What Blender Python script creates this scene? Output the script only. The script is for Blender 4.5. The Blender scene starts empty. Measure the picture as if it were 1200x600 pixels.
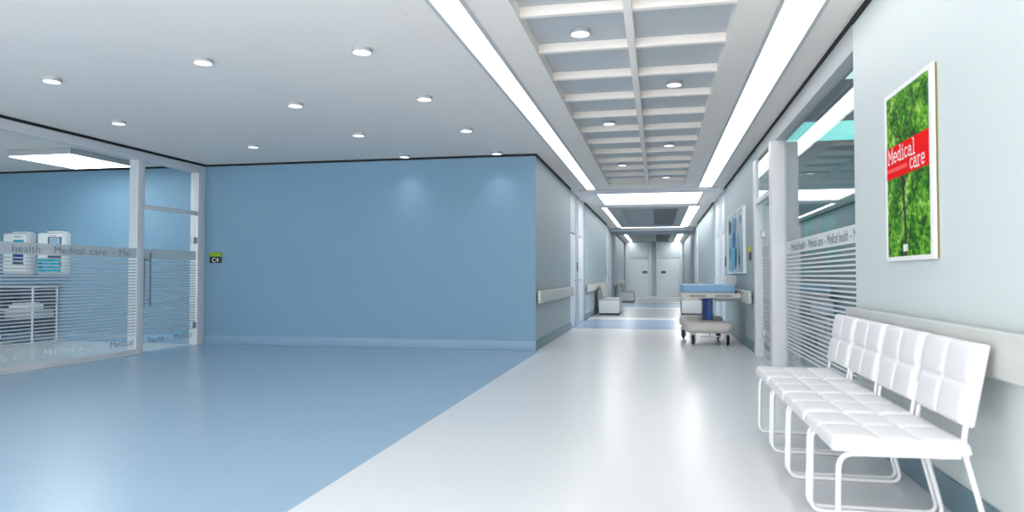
import bpy, bmesh, math, random
from math import pi, sin, cos, radians, atan, degrees
from mathutils import Vector, Matrix
random.seed(7)
SC = bpy.context.scene
COL = SC.collection
H = 2.9                      # ceiling height
XL, XR = -1.76, 1.35         # corridor walls
YB = 10.38                   # blue wall
YE = 38.5                    # end wall
GX = -7.2                    # left glass screen, corridor face

# ------------------------------------------------------------------ materials
def mat(name, col, rough=0.5, metal=0.0, spec=0.5, coat=0.0, noise=0.0, nscale=3.0, bump=0.0, bscale=60):
    m = bpy.data.materials.new(name); m.use_nodes = True
    nt = m.node_tree; b = nt.nodes['Principled BSDF']
    b.inputs['Base Color'].default_value = (*col, 1)
    b.inputs['Roughness'].default_value = rough
    b.inputs['Metallic'].default_value = metal
    b.inputs['Specular IOR Level'].default_value = spec
    b.inputs['Coat Weight'].default_value = coat
    tc = nt.nodes.new('ShaderNodeTexCoord')
    n = nt.nodes.new('ShaderNodeTexNoise'); n.inputs['Scale'].default_value = nscale
    n.inputs['Detail'].default_value = 4
    nt.links.new(tc.outputs['Object'], n.inputs['Vector'])
    mr = nt.nodes.new('ShaderNodeMapRange')
    k = noise if noise else 0.015
    mr.inputs['To Min'].default_value = 1 - k; mr.inputs['To Max'].default_value = 1 + k
    nt.links.new(n.outputs['Fac'], mr.inputs['Value'])
    mx = nt.nodes.new('ShaderNodeVectorMath'); mx.operation = 'SCALE'
    mx.inputs[0].default_value = col
    nt.links.new(mr.outputs['Result'], mx.inputs['Scale'])
    nt.links.new(mx.outputs['Vector'], b.inputs['Base Color'])
    if bump:
        n2 = nt.nodes.new('ShaderNodeTexNoise'); n2.inputs['Scale'].default_value = bscale
        nt.links.new(tc.outputs['Object'], n2.inputs['Vector'])
        bp = nt.nodes.new('ShaderNodeBump'); bp.inputs['Strength'].default_value = bump
        bp.inputs['Distance'].default_value = 0.01
        nt.links.new(n2.outputs['Fac'], bp.inputs['Height'])
        nt.links.new(bp.outputs['Normal'], b.inputs['Normal'])
    return m

def emit(name, col, s):
    m = bpy.data.materials.new(name); m.use_nodes = True
    nt = m.node_tree; b = nt.nodes['Principled BSDF']
    b.inputs['Base Color'].default_value = (.8, .8, .8, 1)
    b.inputs['Emission Color'].default_value = (*col, 1)
    b.inputs['Emission Strength'].default_value = s
    return m

def glass(name, tint=(1, 1, 1)):
    m = bpy.data.materials.new(name); m.use_nodes = True
    nt = m.node_tree; nt.nodes.remove(nt.nodes['Principled BSDF'])
    out = nt.nodes['Material Output']
    g = nt.nodes.new('ShaderNodeBsdfGlossy'); g.inputs['Roughness'].default_value = 0.0
    t = nt.nodes.new('ShaderNodeBsdfTransparent'); t.inputs['Color'].default_value = (*tint, 1)
    mix = nt.nodes.new('ShaderNodeMixShader')
    lw = nt.nodes.new('ShaderNodeLayerWeight'); lw.inputs['Blend'].default_value = 0.5
    p = nt.nodes.new('ShaderNodeMath'); p.operation = 'POWER'; p.inputs[1].default_value = 5
    a = nt.nodes.new('ShaderNodeMath'); a.operation = 'MULTIPLY_ADD'
    a.inputs[1].default_value = 0.96; a.inputs[2].default_value = 0.04
    nt.links.new(lw.outputs['Facing'], p.inputs[0]); nt.links.new(p.outputs[0], a.inputs[0])
    nt.links.new(a.outputs[0], mix.inputs[0])
    nt.links.new(t.outputs[0], mix.inputs[1]); nt.links.new(g.outputs[0], mix.inputs[2])
    nt.links.new(mix.outputs[0], out.inputs['Surface'])
    return m

def film(name, col, alpha):
    m = mat(name, col, 0.6)
    m.node_tree.nodes['Principled BSDF'].inputs['Alpha'].default_value = alpha
    return m

M = {}
M['floor_white'] = mat('white_vinyl', (.74, .765, .79), .27, spec=.6, noise=.03, nscale=.6)
M['floor_blue'] = mat('blue_vinyl', (.33, .47, .61), .27, spec=.6, noise=.05, nscale=.6)
M['floor_band'] = mat('light_blue_vinyl', (.28, .40, .58), .24, noise=.03)
M['floor_beige'] = mat('beige_vinyl', (.40, .43, .45), .26, noise=.03)
M['floor_room'] = mat('pale_vinyl', (.62, .67, .71), .3, noise=.03)
M['blue_wall'] = mat('blue_wall_paint', (.19, .34, .475), .55, noise=.03, nscale=.8)
M['blue_base'] = mat('blue_base_paint', (.25, .39, .54), .45)
M['grey_wall'] = mat('grey_green_wall_paint', (.38, .47, .50), .55, noise=.02, nscale=.8)
M['right_wall'] = mat('pale_grey_wall_paint', (.62, .68, .68), .5, noise=.02, nscale=.8)
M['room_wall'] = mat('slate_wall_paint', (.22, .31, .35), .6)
M['ceiling'] = mat('ceiling_paint', (.90, .845, .80), .7)
M['ceiling2'] = mat('ceiling_panel_grey', (.40, .43, .45), .7)
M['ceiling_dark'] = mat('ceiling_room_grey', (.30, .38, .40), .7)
M['grille'] = mat('grille_grey', (.22, .24, .26), .6)
M['gap'] = mat('shadow_gap_black', (.01, .012, .015), .8)
M['teal_base'] = mat('teal_base', (.12, .22, .27), .4)
M['rail'] = mat('handrail_beige', (.58, .60, .58), .45)
M['frame'] = mat('frame_white', (.74, .75, .78), .4)
M['door'] = mat('door_white', (.70, .78, .83), .35)
M['door_line'] = mat('door_joint_grey', (.25, .33, .38), .5)
M['gap_panel'] = mat('recess_grey', (.36, .45, .50), .5)
M['light'] = emit('strip_light', (1, .98, .965), 3.8)
M['light_far'] = emit('strip_light_far', (1, .98, .965), 14)
M['light_end'] = emit('strip_light_end', (1, .98, .965), 13)
M['light_room'] = emit('room_light', (1, .98, .965), 9)
M['light_soft'] = emit('panel_light', (1, .98, .965), 4.0)
M['spot'] = emit('downlight_lens', (1, .98, .965), 1.1)
M['teal_light'] = emit('teal_ceiling_light', (.22, .85, .78), 1.6)
M['trim'] = mat('light_trim', (.55, .57, .58), .5)
M['spotring'] = mat('downlight_ring', (.42, .44, .46), .5)
M['glass'] = glass('clear_glass', (.93, .97, .975))
M['frost'] = film('frosted_film', (.66, .71, .75), .74)
M['frost_white'] = film('frosted_film_white', (.82, .86, .88), .85)
M['film_text'] = film('film_lettering', (.24, .29, .33), .85)
M['film_text_white'] = film('film_lettering_white', (.85, .88, .9), .8)
M['chrome'] = mat('brushed_metal', (.55, .57, .59), .42, 1)
M['handle'] = mat('dark_metal_handle', (.12, .14, .16), .4, .6)
M['seat'] = mat('white_leather', (.74, .74, .76), .42, bump=.06, bscale=150)
M['tube'] = mat('white_tube', (.82, .84, .86), .25, coat=.4)
M['beige'] = mat('beige_plastic', (.60, .58, .55), .45)
M['beige_seat'] = mat('beige_fabric', (.50, .49, .47), .8)
M['boxwhite'] = mat('white_laminate', (.78, .82, .85), .4)
M['box_side'] = mat('grey_laminate', (.42, .45, .46), .5)
M['mattress'] = mat('light_blue_mattress', (.24, .45, .68), .55)
M['navy'] = mat('navy_bellows', (.015, .06, .26), .5)
M['black'] = mat('black_rubber', (.02, .022, .025), .6)
M['dark'] = mat('dark_slate_laminate', (.055, .09, .14), .5)
M['inset'] = mat('grip_grey', (.30, .30, .30), .5)
M['red'] = mat('poster_red', (.80, .002, .004), .6, spec=.08)
M['white'] = mat('print_white', (.9, .9, .9), .5)
M['pink'] = mat('poster_red_pale', (.90, .07, .07), .5)
M['trunk'] = mat('poster_bark_print', (.018, .014, .006), .6, noise=.3, nscale=40)
M['frame_white'] = mat('picture_frame_white', (.86, .87, .87), .4)
M['olive'] = mat('olive_edge', (.20, .17, .03), .5)
M['green_sign'] = mat('sign_green', (.25, .46, .01), .5, noise=.25, nscale=30)
M['yellow_sign'] = mat('sign_yellow_green', (.62, .60, .02), .5)
M['sign_black'] = mat('sign_black', (.006, .012, .018), .4)
M['cyan'] = mat('cyan_print', (.02, .48, .68), .5, noise=.25, nscale=9)
M['teal_board'] = mat('teal_board', (.02, .42, .34), .5)
M['room_blue'] = M['blue_wall']

def ramp_mat(name, stops, scale, stretch=(1, 1, 1), detail=6, kind='noise', rough=.5, contrast=None):
    m = bpy.data.materials.new(name); m.use_nodes = True
    nt = m.node_tree; b = nt.nodes['Principled BSDF']; b.inputs['Roughness'].default_value = rough; b.inputs['Specular IOR Level'].default_value = .1
    tc = nt.nodes.new('ShaderNodeTexCoord'); mp = nt.nodes.new('ShaderNodeMapping')
    mp.inputs['Scale'].default_value = stretch
    nt.links.new(tc.outputs['Object'], mp.inputs['Vector'])
    n = nt.nodes.new('ShaderNodeTexNoise'); n.inputs['Scale'].default_value = scale
    n.inputs['Detail'].default_value = detail; n.inputs['Roughness'].default_value = .75
    nt.links.new(mp.outputs[0], n.inputs['Vector'])
    src = n.outputs['Fac']
    if kind == 'leaf':
        v = nt.nodes.new('ShaderNodeTexVoronoi'); v.inputs['Scale'].default_value = scale * 9
        nt.links.new(mp.outputs[0], v.inputs['Vector'])
        a = nt.nodes.new('ShaderNodeMath'); a.operation = 'MULTIPLY_ADD'; a.inputs[1].default_value = .28
        nt.links.new(v.outputs['Color'], a.inputs[0]); 
        s = nt.nodes.new('ShaderNodeMath'); s.operation = 'SUBTRACT'; s.inputs[1].default_value = .14
        nt.links.new(src, s.inputs[0]); nt.links.new(s.outputs[0], a.inputs[2])
        src = a.outputs[0]
    r = nt.nodes.new('ShaderNodeValToRGB')
    e = r.color_ramp.elements
    e[0].position, e[0].color = stops[0][0], (*stops[0][1], 1)
    e[1].position, e[1].color = stops[1][0], (*stops[1][1], 1)
    for p, c in stops[2:]:
        x = e.new(p); x.color = (*c, 1)
    nt.links.new(src, r.inputs['Fac']); nt.links.new(r.outputs['Color'], b.inputs['Base Color'])
    return m
M['leaves'] = ramp_mat('foliage_print', [(.30, (.001, .012, .001)), (.40, (.006, .07, .002)), (.50, (.03, .22, .004)),
                       (.585, (.15, .42, .01)), (.70, (.45, .68, .18))], 7, kind='leaf')
M['canvas'] = ramp_mat('pale_canvas_print', [(.35, (.40, .55, .62)), (.6, (.62, .68, .70))], 1.5, stretch=(1, 1, .5), detail=2)
M['paint_black'] = mat('paint_black', (.012, .02, .03), .6, noise=.3, spec=.1)
M['paint_mid'] = ramp_mat('paint_blue', [(.35, (.03, .17, .38)), (.6, (.16, .42, .62))], 5, stretch=(1, 1, .4))
M['paint_cyan'] = ramp_mat('paint_cyan', [(.35, (.06, .36, .56)), (.62, (.30, .62, .74))], 5, stretch=(1, 1, .4))
M['paint_navy'] = ramp_mat('paint_navy', [(.35, (.006, .05, .20)), (.62, (.03, .16, .42))], 5)
M['painting'] = ramp_mat('blue_streak_print', [(.30, (.004, .02, .07)), (.41, (.01, .16, .42)), (.48, (.04, .42, .72)),
                         (.53, (.22, .62, .80)), (.57, (.62, .72, .76)), (.70, (.68, .74, .76))], 1.0, stretch=(1, 2.3, .75), detail=2)
M['screen'] = ramp_mat('screen_print', [(.3, (.20, .36, .50)), (.7, (.55, .72, .82))], 3)
M['cyanmix'] = ramp_mat('cyan_grid_print', [(.42, (.01, .05, .10)), (.46, (.02, .35, .48)), (.7, (.04, .60, .75))], 9, stretch=(1, 1, 2))

# ------------------------------------------------------------------ mesh helpers
def box(bm, x0, x1, y0, y1, z0, z1, bev=0, mi=0):
    n = bmesh.new()
    bmesh.ops.create_cube(n, size=1)
    for v in n.verts:
        v.co = Vector(((x0 + x1) / 2 + v.co.x * (x1 - x0), (y0 + y1) / 2 + v.co.y * (y1 - y0), (z0 + z1) / 2 + v.co.z * (z1 - z0)))
    if bev:
        bmesh.ops.bevel(n, geom=n.edges[:], offset=bev, segments=3, affect='EDGES', profile=.5)
    for f in n.faces: f.material_index = mi
    merge(bm, n)

def merge(bm, n):
    me = bpy.data.meshes.new('tmp'); n.to_mesh(me); n.free()
    bm.from_mesh(me); bpy.data.meshes.remove(me)

def cyl(bm, p, q, r, seg=16, mi=0, r2=None, bev=0):
    p, q = Vector(p), Vector(q); d = q - p
    n = bmesh.new()
    bmesh.ops.create_cone(n, cap_ends=True, segments=seg, radius1=r, radius2=r if r2 is None else r2, depth=d.length)
    if bev:
        es = [e for e in n.edges if any(len(f.verts) > 4 for f in e.link_faces)]
        bmesh.ops.bevel(n, geom=es, offset=bev, segments=3, affect='EDGES')
    rot = d.to_track_quat('Z', 'Y').to_matrix().to_4x4()
    n.transform(Matrix.Translation((p + q) / 2) @ rot)
    for f in n.faces: f.material_index = mi
    merge(bm, n)

def round_path(pts, r, k=6, closed=False):
    """polyline with rounded corners"""
    P = [Vector(p) for p in pts]; out = []
    n = len(P)
    for i in range(n):
        if not closed and i in (0, n - 1):
            out.append(P[i]); continue
        a, b, c = P[i - 1], P[i], P[(i + 1) % n]
        u = (a - b); w = (c - b)
        rr = min(r, u.length * .49, w.length * .49)
        s, e = b + u.normalized() * rr, b + w.normalized() * rr
        for j in range(k + 1):
            t = j / k
            out.append((1 - t) ** 2 * s + 2 * t * (1 - t) * b + t * t * e)
    return out

def tube(bm, pts, r, seg=10, closed=False):
    n = len(pts); rings = []
    up = Vector((0, 0, 1)); prev = None
    for i, p in enumerate(pts):
        a = pts[i - 1] if (i > 0 or closed) else p
        b = pts[(i + 1) % n] if (i < n - 1 or closed) else p
        t = (b - a).normalized()
        if prev is None:
            s = t.cross(Vector((0, 1, 0)))
            if s.length < .1: s = t.cross(up)
            s.normalize()
        else:
            s = (prev - t * prev.dot(t)).normalized()
        prev = s; w = t.cross(s)
        rings.append([bm.verts.new(p + (s * cos(2 * pi * k / seg) + w * sin(2 * pi * k / seg)) * r) for k in range(seg)])
    m = n if closed else n - 1
    for i in range(m):
        A, B = rings[i], rings[(i + 1) % n]
        for k in range(seg):
            bm.faces.new((A[k], A[(k + 1) % seg], B[(k + 1) % seg], B[k]))
    if not closed:
        bm.faces.new(rings[0][::-1]); bm.faces.new(rings[-1])

def finish(o, smooth):
    if smooth:
        for p in o.data.polygons: p.use_smooth = True
        try:
            o.data.set_sharp_from_angle(angle=radians(38))
        except Exception: pass

def obj(name, bm, mats, parent=None, smooth=True, loc=None):
    bmesh.ops.recalc_face_normals(bm, faces=bm.faces[:])
    me = bpy.data.meshes.new(name); bm.to_mesh(me); bm.free()
    if not isinstance(mats, (list, tuple)): mats = [mats]
    for m in mats: me.materials.append(m)
    o = bpy.data.objects.new(name, me); COL.objects.link(o)
    if parent: o.parent = parent
    if loc: o.location = loc
    finish(o, smooth)
    return o

def B(name, b, m, parent=None, bev=0.0):
    bm = bmesh.new()
    if not isinstance(b[0], (list, tuple)): b = [b]
    for q in b: box(bm, *q, bev=bev)
    return obj(name, bm, m, parent)
def each(name, bs, m, parent=None, bev=0.0):
    return [B(name, b, m, parent, bev) for b in bs][-1]

def struct(o): o['kind'] = 'structure'; return o
def empty(name, loc=(0, 0, 0), rz=0):
    o = bpy.data.objects.new(name, None); COL.objects.link(o)
    o.location = loc; o.rotation_euler = (0, 0, rz); o.empty_display_size = .1
    return o
def tag(o, label, cat, group=None):
    o['label'] = label; o['category'] = cat
    if group: o['group'] = group
    return o
def copy_tree(o, parent=None):
    c = o.copy(); COL.objects.link(c); c.parent = parent
    for ch in [x for x in COL.objects if x.parent == o]: copy_tree(ch, c)
    return c

def text(name, s, size, m, parent, loc, rot, align='LEFT', ext=.0006, sx=1.0, fixed=None):
    cu = bpy.data.curves.new(name, 'FONT'); cu.body = s; cu.size = size; cu.extrude = ext; cu.align_x = align
    t = bpy.data.objects.new('tmp', cu); COL.objects.link(t)
    bpy.context.view_layer.update()
    me = bpy.data.meshes.new_from_object(t.evaluated_get(bpy.context.evaluated_depsgraph_get()))
    bpy.data.objects.remove(t)
    xs = [v.co.x for v in me.vertices]; 
    if fixed:
        k = fixed / (max(xs) - min(xs)); 
        for v in me.vertices: v.co.x *= k
    me.materials.clear(); me.materials.append(m)
    o = bpy.data.objects.new(name, me); COL.objects.link(o)
    o.parent = parent; o.location = loc; o.rotation_euler = rot; o.scale = (sx, 1, 1)
    return o

# ------------------------------------------------------------------ floor
bm = bmesh.new()
def quad(bm, x0, x1, y0, y1, z, mi):
    f = bm.faces.new([bm.verts.new(p) for p in ((x0, y0, z), (x1, y0, z), (x1, y1, z), (x0, y1, z))]); f.material_index = mi
FX = -1.70
quad(bm, GX - .14, FX, -1.6, YB, 0, 1)
quad(bm, -13, GX - .14, -1.6, 11, 0, 4)
quad(bm, FX, 1.5, -1.6, 15.0, 0, 0)
quad(bm, 1.5, 6.5, -1.6, 15.0, 0, 4)
y = 15.0
for y1, mi in ((18.1, 2), (19.1, 0), (24.4, 3), (24.9, 0), (29.6, 2), (30.6, 0), (36.6, 3), (38.7, 0)):
    quad(bm, -2.1, 1.7, y, y1, 0, mi); y = y1
quad(bm, -2.1, FX, YB, 15.0, 0, 0)
bmesh.ops.remove_doubles(bm, verts=bm.verts[:], dist=1e-4)
struct(obj('floor', bm, [M['floor_white'], M['floor_blue'], M['floor_band'], M['floor_beige'], M['floor_room']], smooth=False))

# ------------------------------------------------------------------ ceiling (slab with openings)
def slab(name, xs, ys, holes, z0, z1, m):
    bm = bmesh.new(); V = {}
    xs = sorted(set(xs)); ys = sorted(set(ys))
    def solid(i, j):
        if i < 0 or j < 0 or i >= len(xs) - 1 or j >= len(ys) - 1: return False
        cx, cy = (xs[i] + xs[i + 1]) / 2, (ys[j] + ys[j + 1]) / 2
        return not any(a < cx < b and c < cy < d for a, b, c, d in holes)
    def v(x, y, z):
        k = (x, y, z)
        if k not in V: V[k] = bm.verts.new(k)
        return V[k]
    for i in range(len(xs) - 1):
        for j in range(len(ys) - 1):
            if not solid(i, j): continue
            x0, x1, y0, y1 = xs[i], xs[i + 1], ys[j], ys[j + 1]
            bm.faces.new([v(x0, y0, z0), v(x0, y1, z0), v(x1, y1, z0), v(x1, y0, z0)])
            if not solid(i - 1, j): bm.faces.new([v(x0, y0, z0), v(x0, y0, z1), v(x0, y1, z1), v(x0, y1, z0)])
            if not solid(i + 1, j): bm.faces.new([v(x1, y0, z0), v(x1, y1, z0), v(x1, y1, z1), v(x1, y0, z1)])
            if not solid(i, j - 1): bm.faces.new([v(x0, y0, z0), v(x1, y0, z0), v(x1, y0, z1), v(x0, y0, z1)])
            if not solid(i, j + 1): bm.faces.new([v(x0, y1, z0), v(x0, y1, z1), v(x1, y1, z1), v(x1, y1, z0)])
    # lid
    bm.faces.new([bm.verts.new(p) for p in ((xs[0], ys[0], z1), (xs[-1], ys[0], z1), (xs[-1], ys[-1], z1), (xs[0], ys[-1], z1))])
    me = bpy.data.meshes.new(name); bm.to_mesh(me); bm.free(); me.materials.append(m)
    o = bpy.data.objects.new(name, me); COL.objects.link(o); return struct(o)

SL = (-1.46, -1.25); SR = (.81, 1.09)
CY0, CY1 = 3.2, 14.45
CX0, CX1 = -.95, .53
H1 = [(SL[0], SL[1], -1.5, 14.95), (SR[0], SR[1], -1.5, 14.95), (CX0, CX1, CY0, CY1), (-1.32, .97, 15.72, 18.25)]
H2 = [(-1.45, -1.31, 19.0, 26.6), (.80, 1.08, 19.0, 26.6), (-1.38, .98, 26.85, 27.4),
      (-1.46, -1.31, 30.8, 38.4), (.84, 1.1, 30.8, 38.4)]
holes = H1 + H2
# one ceiling over the hall and corridor
xs = [GX - .1, XR + .14]; ys = [-1.6, YE + .2]
for a, b, c, d in holes: xs += [a, b]; ys += [c, d]
CE = slab('ceiling', xs, ys, holes, H, 3.12, M['ceiling'])
struct(B('ceiling', (-12.8, GX - .1, -1.6, 10.6, H, 3.12), M['ceiling']))
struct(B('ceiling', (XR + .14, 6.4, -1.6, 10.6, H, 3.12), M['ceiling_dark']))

def child(o, parent): o.parent = parent; return o
# coffered field: back panel, spine, ribs
B('coffer_panel', (CX0 - .02, CX1 + .02, CY0 - .02, CY1 + .02, 3.00, 3.05), mat('coffer_back', (.56, .59, .62), .7), CE)
RZ0, RZ1 = 2.93, 3.0
B('coffer_spine', (-.225, -.165, CY0, CY1, RZ0 - .004, RZ1), M['ceiling'], CE, .004)
yy = 4.955 - .83 * 2
while yy < CY1 - .2:
    if yy > CY0 + .05:
        B('coffer_rib', (CX0, -.225, yy - .03, yy + .03, RZ0, RZ1), M['ceiling'], CE, .004)
        B('coffer_rib', (-.165, CX1, yy - .03, yy + .03, RZ0, RZ1), M['ceiling'], CE, .004)
    yy += .83
# seam of the ceiling boards beside the left strip
# strip lights
def strip(x0, x1, y0, y1, label, m='light', grp='recessed strip lights along the corridor', trim=True):
    e = empty('strip_light', ((x0 + x1) / 2, (y0 + y1) / 2, 2.9))
    hx, hy = (x1 - x0) / 2, (y1 - y0) / 2
    B('diffuser', (-hx + .012, hx - .012, -hy + .012, hy - .012, .015, .03), M[m], e)
    w = .018
    if trim:
        B('trim', [(-hx - w, -hx + .012, -hy - w, hy + w, -.012, .028), (hx - .012, hx + w, -hy - w, hy + w, -.012, .028),
                   (-hx + .012, hx - .012, -hy - w, -hy + .012, -.012, .028), (-hx + .012, hx - .012, hy - .012, hy + w, -.012, .028)], M['trim'], e)
    tag(e, label, 'ceiling light', grp)
    return e
strip(SL[0], SL[1], -1.5, 14.95, 'long recessed white strip light left of the coffered ceiling field')
strip(SR[0], SR[1], -1.5, 14.95, 'long recessed white strip light right of the coffered ceiling field')
strip(-1.32, .97, 15.72, 18.25, 'wide recessed white light panel across the corridor behind the first beam', 'light_soft')
strip(-1.45, -1.31, 19.0, 26.6, 'short strip light on the left of the grey ceiling bay beyond the wide panel', 'light_far')
strip(.80, 1.08, 19.0, 26.6, 'short strip light on the right of the grey ceiling bay beyond the wide panel', 'light_far')
strip(-1.38, .98, 26.85, 27.4, 'narrow crosswise light line just before the second beam', 'light_soft')
strip(-1.46, -1.31, 30.8, 38.4, 'farthest left strip light next to the end wall', 'light_end')
strip(.84, 1.1, 30.8, 38.4, 'farthest right strip light next to the end wall', 'light_end')

# beams and dark bays
struct(B('trim_1', (-1.62, 1.2, 15.0, 15.5, 2.855, 2.9), M['frame'], bev=.006))
struct(B('trim_2', (-1.46, 1.06, 18.45, 18.75, 2.87, 2.9), M['frame'], bev=.006))
struct(B('trim_3', (XL, XR, 27.6, 30.2, 2.80, 2.9), mat('beam_grey', (.50, .55, .60), .6), bev=.006))
struct(B('ceiling_panel', (-1.29, .78, 19.0, 26.6, 2.885, 2.9), M['ceiling2']))
struct(B('ceiling_panel', (-1.29, .82, 30.8, 38.4, 2.885, 2.9), M['ceiling2']))
def hatch(x0, x1, y0, y1, lab):
    e = empty('ceiling_grille', ((x0 + x1) / 2, (y0 + y1) / 2, 2.885))
    hx, hy = (x1 - x0) / 2, (y1 - y0) / 2
    B('grille_frame', [(-hx, -hx + .04, -hy, hy, -.02, 0), (hx - .04, hx, -hy, hy, -.02, 0), (-hx, hx, -hy, -hy + .06, -.02, 0), (-hx, hx, hy - .06, hy, -.02, 0)], M['grille'], e)
    bm = bmesh.new()
    y = -hy + .2
    while y < hy - .1:
        box(bm, -hx + .04, hx - .04, y, y + .07, -.018, -.002); y += .22
    obj('grille_slats', bm, M['grille'], e)
    B('grille_back', (-hx + .04, hx - .04, -hy + .06, hy - .06, -.002, 0), mat('grille_dark', (.13, .14, .15), .7), e)
    tag(e, lab, 'ceiling grille', 'ventilation grilles in the far ceiling bays')
hatch(-.13, .54, 19.5, 25.4, 'dark slatted ventilation grille in the nearer grey ceiling bay')
hatch(-.10, .56, 31.3, 37.8, 'dark slatted ventilation grille in the ceiling bay by the end wall')
def hatch2(x0, x1, y0, y1, lab):
    bm = bmesh.new()
    box(bm, x0, x1, y0, y1, 2.872, 2.885, .004)
    o = obj('access_panel', bm, mat('access_grey', (.34, .37, .39), .6))
    tag(o, lab, 'ceiling panel', 'plain access panels in the far ceiling bays')
hatch2(-.98, -.17, 19.6, 25.3, 'plain grey access panel left of the nearer ceiling grille')
hatch2(-.98, -.14, 31.4, 37.7, 'plain grey access panel left of the ceiling grille by the end wall')

# downlights
def downlight():
    e = empty('downlight', (0, 0, 0))
    bm = bmesh.new()
    cyl(bm, (0, 0, -.032), (0, 0, 0), .078, 32, bev=.004)
    obj('housing', bm, M['spotring'], e)
    bm = bmesh.new(); cyl(bm, (0, 0, -.036), (0, 0, -.031), .070, 32)
    obj('lens', bm, M['spot'], e)
    ld = bpy.data.lights.new('downlight_beam', 'SPOT'); ld.energy = 13; ld.color = (1, .98, .965)
    ld.spot_size = radians(105); ld.spot_blend = 1; ld.shadow_soft_size = .06
    lo = bpy.data.objects.new('downlight_beam', ld); COL.objects.link(lo); lo.parent = e; lo.location = (0, 0, -.05)
    return e
D0 = downlight(); first = True
rows = [(5.28, 'nearest'), (6.83, 'second'), (8.44, 'third'), (10.12, 'last')]
spots = []
for x, c in ((-2.29, 'column beside the left strip light'), (-3.70, 'middle column of the hall ceiling')):
    for y, r in rows: spots.append((x, y, H, f'{r} round white downlight in the {c}', 'round downlights in the hall ceiling'))
spots += [(-5.41, 5.52, H, 'nearest round white downlight in the column closest to the glass screen', 'round downlights in the hall ceiling'),
          (-6.15, 7.22, H, 'round white downlight just right of the top rail of the glass screen', 'round downlights in the hall ceiling'),
          (-5.46, 8.92, H, 'far round white downlight in the column closest to the glass screen', 'round downlights in the hall ceiling')]
for x, c in ((-2.29, 'column by the left strip light'), (-3.70, 'middle column'), (-5.43, 'column by the glass screen')):  # unseen rows of downlights, added to brighten the near hall
    for y, r in ((3.72, 'first'), (2.16, 'second'), (.60, 'third')): spots.append((x, y, H, f'{r} added unseen downlight above the viewer in the {c}', 'added unseen downlights above the viewer'))
cn = ['nearest', 'second', 'third']
for k, (y) in enumerate((5.49, 8.85, 12.23)): spots.append((-.58, y, 3.0, f'{cn[k]} round downlight in the left half of the coffered ceiling', 'round downlights in the coffered ceiling'))
for k, (y) in enumerate((7.15, 10.5, 13.9)): spots.append((.165, y, 3.0, f'{cn[k]} round downlight in the right half of the coffered ceiling', 'round downlights in the coffered ceiling'))
for x, y, z, lab, g in spots:
    o = D0 if first else copy_tree(D0); first = False
    o.location = (x, y, z); tag(o, lab, 'downlight', g)

# ------------------------------------------------------------------ walls
def wallobj(name, b, mats, side=None):
    """box; side=(axis, sign) gets material slot 1"""
    bm = bmesh.new(); box(bm, *b)
    if side:
        bm.normal_update()
        for f in bm.faces:
            if f.normal[side[0]] * side[1] > .9: f.material_index = 1
    return struct(obj(name, bm, mats, smooth=False))
wallobj('wall_back', (-12.8, XL - .2, YB, YB + .2, 0, H), M['blue_wall'])
wallobj('wall_left', (XL - .2, XL, YB, 14.65, 0, H), [M['grey_wall'], M['blue_wall']], (1, -1))
wallobj('wall_left', (XL - .2, XL, 17.62, 25.2, 0, H), M['grey_wall'])
wallobj('wall_left', (XL - .2, XL, 28.17, YE, 0, H), M['grey_wall'])
wallobj('wall_right', (XR, XR + .12, -1.6, 5.36, 0, H), M['right_wall'])
wallobj('wall_right', (XR, XR + .2, YB, 15.25, 0, H), M['grey_wall'])
wallobj('wall_right', (XR, XR + .2, 18.22, 25.2, 0, H), M['grey_wall'])
wallobj('wall_right', (XR, XR + .2, 28.17, YE, 0, H), M['grey_wall'])
wallobj('wall_end', (XL - .3, XR + .3, YE, YE + .2, 0, H), M['gap_panel'])
# consulting rooms
wallobj('wall_room_left', (-12.8, -12.6, -1.6, YB, 0, H), M['blue_wall'])
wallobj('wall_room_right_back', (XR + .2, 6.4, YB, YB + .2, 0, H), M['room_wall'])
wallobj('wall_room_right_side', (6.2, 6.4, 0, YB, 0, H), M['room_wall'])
wallobj('wall_room_right_light_block', (XR + .12, 6.2, 0, .2, 0, H), M['room_wall'])  # unseen wall, added to shut light out of the right room
# door recess backs
for (x, y0, y1) in ((XL - .2, 14.65, 17.62), (XL - .2, 25.2, 28.17)):
    wallobj('wall_left_recess', (x, x + .06, y0, y1, 0, H), M['gap_panel'])
for (x, y0, y1) in ((XR + .14, 15.25, 18.22), (XR + .14, 25.2, 28.17)):
    wallobj('wall_right_recess', (x, x + .06, y0, y1, 0, H), M['gap_panel'])

# shadow gaps under the ceiling
n = 4
def trimbox(b, m, bev=0):
    global n
    o = struct(B('trim_%d' % n, b, m, bev=bev)); n += 1
    return o
GZ = 2.868
trimbox((-12.6, XL + .012, YB - .012, YB, GZ, H), M['gap'])
for y0, y1 in ((YB, 14.65), (17.62, 25.2), (28.17, YE)): trimbox((XL, XL + .015, y0, y1, GZ - .01, H), M['gap'])
for y0, y1 in ((-1.6, 5.36), (YB, 15.25), (18.22, 25.2), (28.17, YE)): trimbox((XR - .015, XR, y0, y1, GZ - .01, H), M['gap'])
trimbox((GX - .01, GX + .012, -1.6, YB - .012, GZ, H), M['gap'])
trimbox((XR - .012, XR + .003, 5.36, YB, GZ, H), M['gap'])
# seam
trimbox((-1.70, -1.692, -1.6, YB - .02, H - .0015, H + .001), M['ceiling'])
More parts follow.
